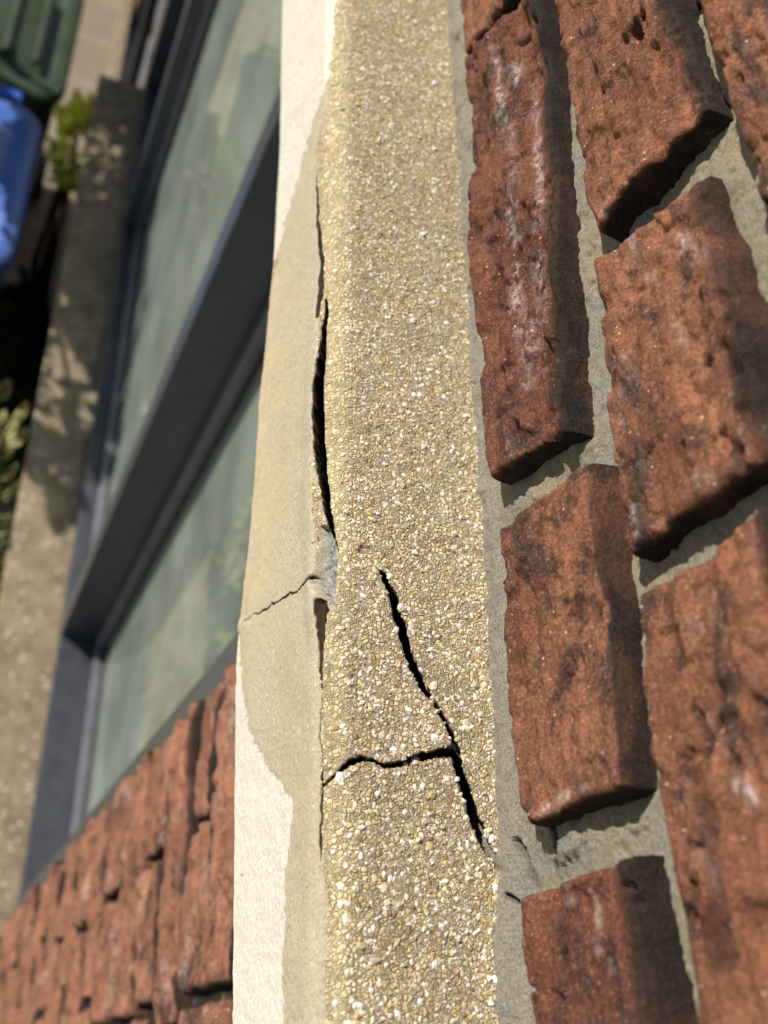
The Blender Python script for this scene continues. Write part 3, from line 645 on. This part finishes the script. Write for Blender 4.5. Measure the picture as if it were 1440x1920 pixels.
# ------------------------------------------------------------------ brick wall below, round the window
JX = .247          # near jamb
SILLZ = -2.13
lower = thing('brick_wall', 'weathered red brick wall below the lintel with deep joints beside the dark window', 'brick wall', (0.0, 0, -3.2))
cz = -.653
edges_z = [cz + .076, cz]
for dz in (.0745, .076, .0715, .086, .078, .102, .094, .08, .082, .085, .08, .084, .08, .083, .08, .082, .08, .082, .08, .08, .08, .08, .08, .08, .08, .08):
    edges_z.append(edges_z[-1] - dz)
hole = {1: .149, 2: .020, 3: .148, 4: .031, 5: .139, 6: .055, 7: .132, 8: .02, 9: .136, 10: .06}
cnt = 0
for i in range(len(edges_z) - 1):
    z1, z0 = edges_z[i] - .006, edges_z[i + 1] + .0105
    if z0 < -2.75: break
    h = .019 + random.uniform(-.003, .003)
    j1 = JX + random.uniform(-.006, .006) + (.0 if i % 2 else -.002)
    c0 = hole.get(i, .14 + random.uniform(-.02, .01) if i % 2 else .03 + random.uniform(-.015, .02))
    spans = [(c0 + .005, j1)]
    nx = c0 - .005 - (.205 if i % 2 == 0 else .10)
    spans.append((nx, c0 - .005)); 
    if i % 2: spans.append((nx - .21, nx - .011))
    for (a0, a1) in spans:
        if cnt > 96: break
        tl = [random.uniform(-.0022, .0022) for _ in range(4)]
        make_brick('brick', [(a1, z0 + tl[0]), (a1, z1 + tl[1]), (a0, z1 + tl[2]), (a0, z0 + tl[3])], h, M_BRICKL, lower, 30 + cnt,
                   res=.0022 if i < 14 else .004, rag=.0016, rough=.0018, fold=.0040, painted_dark=1.0, cw=.009, rim=.006, endr=.006)  # full-strength dark upper edges paint in the shade lines of the bed joints
        cnt += 1
def sheet(name, rects, par, mat, y=0.0):
    V_, F_, off = [], [], 0
    for (x0, x1, z0, z1, s) in rects:
        u = np.linspace(x0, x1, max(2, int((x1 - x0) / s))); w = np.linspace(z0, z1, max(2, int((z1 - z0) / s)))
        a_, b_ = np.meshgrid(u, w, indexing='ij'); y_ = y + .0015 * fbm(a_ * 40, b_ * 40, 0, 71, 3)
        V_.append(np.stack([a_, y_, b_], -1).reshape(-1, 3)); F_.append(grid_faces(*a_.shape) + off); off += a_.size
    return npmesh(name, np.concatenate(V_), np.concatenate(F_), mat, par, True, dict(inner=np.zeros(off), fillet=np.zeros(off)))
sheet('mortar', [(-.6, JX - .003, -3.3, -.40, .006), (JX - .003, 2.66, -3.3, -2.24, .03), (4.44, 6, -3.3, -.4, .03)], lower, M_MORTAR, .002)
# jamb returns into the opening
mb = MB(); mb.box(JX - .018, JX - .004, -.16, -.002, -2.2, -.43); mb.box(2.669, 2.68, -.16, -.002, -2.2, -.43); mb.build('jamb_return', M_MORTAR, lower)
# remaining courses, below the sill and past the window, as one sheet of real bricks
mb = MB(); rr = random.Random(4)
for i in range(36):
    z1 = -.49 - i * .078; z0 = z1 - .066
    x = 4.455
    while x < 5.2:
        w_ = rr.choice((.1, .21)); mb.box(x, x + w_, -.004, .014 + rr.uniform(-.003, .003), z0, z1, .004); x += w_ + .011
    if z1 < -2.26:
        x = .26
        while x < 2.66:
            w_ = min(rr.choice((.1, .21)), 2.67 - x); mb.box(x, x + w_, -.004, .014 + rr.uniform(-.003, .003), z0, z1, .004); x += w_ + .011
mb.build('brickwork', M_BRICKL, lower)['kind'] = 'stuff'
fix(lower)

# ------------------------------------------------------------------ window
win = thing('window', 'dark anthracite framed window with pale curtain under the cracked lintel', 'window', (1.45, -.05, -2.1))
LZ = -2.10; HT = -.43
fm = MB()
fm.box(JX - .006, .286, -.12, .004, LZ, HT, .0015)            # near jamb
fm.box(JX - .006, 2.668, -.12, .004, LZ - .045, LZ - .0005, .0015)       # bottom rail / ledge
fm.box(JX - .006, 2.668, -.12, .0035, HT - .03, HT + .01, .0015)  # head
fm.box(2.62, 2.668, -.12, .004, LZ, HT, .0015)
fm.build('frame', M_FRAME, win)
for x0, x1 in ((.820, .864), (2.035, 2.085)):
    mm = MB(); mm.box(x0, x1, -.12, .004, LZ, HT - .03, .0015); mm.build('mullion', M_FRAME, win)
def sash(x0, x1, yf, w, gy):
    s_ = MB(); z0, z1 = LZ + .0005, HT - .031
    s_.box(x0 + .0005, x0 + w, gy - .01, yf, z0, z1, .002); s_.box(x1 - w, x1 - .0005, gy - .01, yf, z0, z1, .002)
    s_.box(x0 + w + .0003, x1 - w - .0003, gy - .01, yf - .0006, z0, z0 + .03, .002); s_.box(x0 + w + .0003, x1 - w - .0003, gy - .01, yf - .0006, z1 - w, z1, .002)
    o = s_.build('sash', M_FRAMEIN, win)
    g = MB(); e = w - .001
    for q in ((x0+e, x0+e+.006, z0+.03, z1-e), (x1-e-.006, x1-e, z0+.03, z1-e)): g.box(q[0], q[1], gy - .002, gy + .006, q[2], q[3], .0008)
    g.box(x0 + e + .007, x1 - e - .007, gy - .002, gy + .0055, z0 + .0305, z0 + .038, .0008); g.build('gasket', M_GASKET, o)
    p = MB(); p.box(x0 + w - .004, x1 - w + .004, gy - .003, gy, z0 + .026, z1 - w + .004); p.build('pane', M_GLASS, o)
sash(.286, .820, -.070, .026, -.092)
sash(.864, 2.035, -.030, .012, -.052)
sash(2.085, 2.62, -.050, .034, -.074)
fix(win)
door = thing('door', 'dark panelled anthracite door beyond the far end of the window', 'door', (3.19, -.05, -3.2))
mb = MB()
for q in ((2.669, 2.73), (3.66, 3.72), (4.38, 4.44)): mb.box(q[0], q[1], -.12, .004, -3.22, HT, .002)
mb.box(2.73, 3.66, -.12, .003, HT - .06, HT, .002); mb.box(3.72, 4.38, -.12, .003, HT - .06, HT, .002); mb.build('frame', M_FRAME, door)
mb = MB(); mb.box(3.723, 4.377, -.085, -.045, -3.2, HT - .063, .002); mb.build('side_panel', M_FRAME, door)
mb = MB(); mb.box(2.733, 3.657, -.085, -.045, -3.2, HT - .063, .002); lf = mb.build('door_leaf', M_FRAME, door)
for z0 in (-3.1, -2.55, -2.0, -1.45):
    mb = MB(); mb.box(2.80, 3.59, -.0448, -.032, z0, z0 + .46, .008); mb.build('panel', M_FRAMEIN, lf)
mb = MB(); mb.tube([(2.80, -.044, -2.2), (2.80, -.01, -2.2), (2.90, -.01, -2.2)], .009); mb.build('handle', M_FRAMEIN, lf)
fix(door)
# net curtain behind the glass
cv = thing('curtain', 'pale grey green net curtain hanging behind the window glass', 'curtain', (1.45, -.2, -2.1))
u = np.linspace(.22, 2.7, 900); w = np.linspace(-2.14, -.4, 8); a_, b_ = np.meshgrid(u, w, indexing='ij')
y_ = -.20 + .010 * np.sin(a_ * 95 + 1.5 * np.sin(a_ * 7)) + .006 * np.sin(a_ * 41 + b_)
npmesh('fabric', np.stack([a_, y_, b_], -1).reshape(-1, 3), grid_faces(*a_.shape), M_CURTAIN, cv)
mb = MB(); mb.box(.2, 2.72, -.212, -.188, -.405, -.385); mb.build('rail', M_FRAMEIN, cv)
fix(cv)
# ------------------------------------------------------------------ sill
sill = MB(); sill.box(JX - .03, 2.66, -.12, .138, -2.225, LZ - .0465, .004)
o = sill.build('window_sill', M_SILL); o['label'] = 'wide brown grey concrete sill under the dark window'; o['category'] = 'window sill'

# ------------------------------------------------------------------ ground
GZ = -3.25
g = MB(); g.v = [(-60, -60, GZ), (60, -60, GZ), (60, 60, GZ), (-60, 60, GZ)]; g.f = [[0, 1, 2, 3]]
g.build('ground', mat_plain('bare_soil', (.42, .40, .34), .95, .1, .2, 12, 0, .01))['kind'] = 'structure'
g = MB(); g.box(2.4, 9, .02, 6, GZ - .1, GZ + .03, .004); g.build('paving', mat_paving())['kind'] = 'structure'
g = MB(); g.box(3.0, 9, .022, .075, GZ + .0304, GZ + .075, .006); o = g.build('kerb', M_SILL); o['kind'] = 'structure'

# ------------------------------------------------------------------ wheelie bins
def rrect(cx, cy, hx, hy, r, z, n=6):
    p = []
    for (sx, sy, a0) in ((1, 1, 0), (-1, 1, 90), (-1, -1, 180), (1, -1, 270)):
        for k in range(n + 1):
            an = math.radians(a0 + 90 * k / n); p.append((cx + sx * (hx - r) + r * math.cos(an), cy + sy * (hy - r) + r * math.sin(an), z))
    return p
def wheelie_bin(label, x0, x1, y0, w, top, col, dark, ribs, lidcol=None):
    c = ((x0 + x1) / 2, y0 + w / 2); hx = (x1 - x0) / 2; hy = w / 2
    b = thing('wheelie_bin', label, 'wheelie bin', (c[0], c[1], GZ + .03), 'wheelie bins below the window')
    zb_ = GZ + .06
    mt = mat_plain('bin_plastic', col, .42, .5, .1, 9, 0, .0015); md = mat_plain('bin_plastic_dark', dark, .5)
    body = MB(); zz = [zb_, zb_ + .02, top - .12, top - .045, top - .044, top - .03]
    sc_ = [.78, .80, .95, .965, 1.0, 1.0]
    body.loft([rrect(c[0] + (1 - s_) * hx * .3, c[1], hx * s_ - .02, hy * s_ - .01, .05, z) for z, s_ in zip(zz, sc_)])
    body.build('body', mt, b, True)
    lid = MB(); R_ = []
    for (dx, z, r) in ((0, top - .03, .09), (0, top - .004, .09), (.012, top + .006, .085), (.055, top + .006, .06), (.07, top - .004, .06), (.10, top + .012, .05), (.2, top + .03, .03)):
        R_.append(rrect(c[0], c[1], hx - dx, hy - dx, max(.02, r - dx * .2), z))
    lid.loft(R_); L_ = lid.build('lid', mat_plain('bin_lid', lidcol or col, .3, .6, .08, 7, 0, .001), b, True)
    if ribs:
        r_ = MB()
        for k in range(5): r_.box(x0 + .12, x1 - .14, y0 + .10 + k * (w - .2) / 4 - .012, y0 + .10 + k * (w - .2) / 4 + .012, top + .02, top + .04, .006)
        r_.build('rib', mt, L_)
    h = MB(); hx_ = x1 + .045
    h.tube([(x1 - .02, y0 + .08, top - .03), (hx_, y0 + .08, top - .01), (hx_, y0 + w / 2, top - .01), (hx_, y0 + w - .08, top - .01), (x1 - .02, y0 + w - .08, top - .03)], .014)
    h.build('handle', mt, b, True)
    g_ = MB(); g_.box(x0 - .03, x0 + .04, y0 + w / 2 - .07, y0 + w / 2 + .07, top - .012, top + .004, .005); g_.build('lid_grip', mt, L_)
    for yy in (y0 + .02, y0 + w - .07):
        wh = MB(); wh.tube([(x1 - .1, yy, GZ + .13), (x1 - .1, yy + .05, GZ + .13)], .1, 24); wh.build('wheel', md, b)
    fix(b)
wheelie_bin('blue wheelie bin with a smooth pale blue lid', 1.86, 2.50, .262, .56, -2.22, (.02, .12, .62), (.02, .02, .02), False, (.07, .15, .48))
wheelie_bin('dark green wheelie bin with ribbed lid beyond the blue one', 2.64, 3.26, .225, .56, -2.30, (.020, .040, .018), (.02, .02, .02), True, (.038, .066, .032))

# ------------------------------------------------------------------ plants
def leaves(name, pts, dirs, size, mat, parent, seed, wide=.5, cup=.25):
    r = np.random.default_rng(seed); n = len(pts)
    u = np.array([0, .15, .4, .7, .92, 1.0]); wd = np.array([.05, .55, 1, .85, .4, .02]) * wide / 2
    cols = np.array([-1, -.55, 0, .55, 1.0])
    T = dirs / np.linalg.norm(dirs, axis=1)[:, None]
    A = np.cross(T, r.normal(size=(n, 3))); A /= np.linalg.norm(A, axis=1)[:, None]; Nn = np.cross(A, T)
    s_ = size * r.uniform(.6, 1.25, n)
    P = np.zeros((n, len(u), len(cols), 3)); rim = np.zeros((n, len(u), len(cols)))
    for i in range(len(u)):
        for j in range(len(cols)):
            P[:, i, j] = pts + s_[:, None] * (T * u[i] + A * cols[j] * wd[i] + Nn * (abs(cols[j]) * wd[i] * cup - .22 * u[i]**2))
            rim[:, i, j] = max(abs(cols[j]), 0 if u[i] < .9 else .8)
    f = grid_faces(len(u), len(cols)); F_ = (f[None] + (np.arange(n) * len(u) * len(cols))[:, None, None]).reshape(-1, 4)
    return npmesh(name, P.reshape(-1, 3), F_, mat, parent, True, dict(rim=rim.ravel()))
def ball(n, c, rad, seed, shell=.5):
    r = np.random.default_rng(seed); d = r.normal(size=(n, 3)); d /= np.linalg.norm(d, axis=1)[:, None]
    q = r.uniform(shell, 1, n) ** .6; lump = 1 + .28 * fbm(d[:, 0] * 2.2, d[:, 1] * 2.2, d[:, 2] * 2.2, seed, 3)
    return np.array(c) + d * np.array(rad) * (q * lump)[:, None], d
M_WOOD = mat_plain('bark', (.10, .075, .05), .9, .1, .3, 40, 0, .004)
def shrub(name, label, c, rad, n, size, mats, seed, wide=.5, cat='shrub', group=None, trunk=None, foot=None):
    foot = foot or (c[0], c[1]); t_ = thing(name, label, cat, (*foot, GZ), group)
    for k, mt in enumerate(mats):
        P, d = ball(n // len(mats), c, rad, seed + k * 7); d = d + np.random.default_rng(seed + k).normal(0, .7, d.shape) + np.array([.1, .2, .5])
        leaves('foliage', P, d, size, mt, t_, seed + k, wide)
    w = MB(); base = Vector((*foot, GZ)); rr_ = random.Random(seed)
    tr = trunk or .02
    for k in range(7):
        e = Vector(c) + Vector((rr_.uniform(-.7, .7) * rad[0], rr_.uniform(-.7, .7) * rad[1], rr_.uniform(.0, .7) * rad[2]))
        m1 = base.lerp(e, .5) + Vector((rr_.uniform(-.05, .05), rr_.uniform(-.05, .05), 0))
        w.tube([base + Vector((rr_.uniform(-.02, .02), rr_.uniform(-.02, .02), 0)), m1, e], [tr, tr * .6, tr * .15], 7)
    w.build('stems' if trunk is None else 'trunk', M_WOOD, t_, True); fix(t_)
LG = mat_leaf('leaf_dark', (.035, .065, .022)); LV = mat_leaf('leaf_variegated', (.07, .13, .03), (.80, .78, .36), .6); LY = mat_leaf('leaf_yellow_green', (.85, .80, .10), None, .55)
shrub('shrub', 'dark shrub with cream edged leaves beside the sunlit sill', (1.22, .36, -2.58), (.50, .20, .38), 1500, .06, [LV, LG], 3, .6, group='shrubs in the bed under the window')
shrub('shrub', 'shaded dark green shrub between the sill and the blue bin', (2.0, .22, -2.95), (.34, .13, .32), 1300, .05, [LG], 13, .6, group='shrubs in the bed under the window')
shrub('shrub', 'cream leaved shrub at the near end of the sill', (.66, .42, -2.55), (.40, .24, .40), 2200, .055, [LV, LY], 23, .6, group='shrubs in the bed under the window')
shrub('plant', 'small bright yellow green plant in front of the green bin', (2.42, .165, -2.24), (.15, .03, .05), 130, .055, [LY], 33, .65, 'plant')
# tree standing out in front: it shades the far end of the sill and mirrors in the panes
shrub('tree', 'leafy garden tree shading the far end of the sill', (2.82, .69, -1.56), (.60, .17, .22), 4600, .075, [mat_leaf('tree_leaf', (.06, .12, .03))], 53, .6, 'tree', None, .035, (2.6, 1.0))

tree = bpy.data.objects['tree']
P, d = ball(420, (1.98, .74, -1.56), (.34, .22, .22), 77, .2)
o = leaves('foliage', P, d + np.array([.1, .2, .5]), .075, bpy.data.materials['tree_leaf'], tree, 78, .6); o.matrix_parent_inverse = Matrix.Translation(tree.location).inverted()
w = MB(); w.tube([(2.4, .84, -1.75), (2.15, .76, -1.6), (1.78, .72, -1.52)], [.012, .008, .003], 6); o = w.build('branch', M_WOOD, tree, True); o.matrix_parent_inverse = Matrix.Translation(tree.location).inverted()
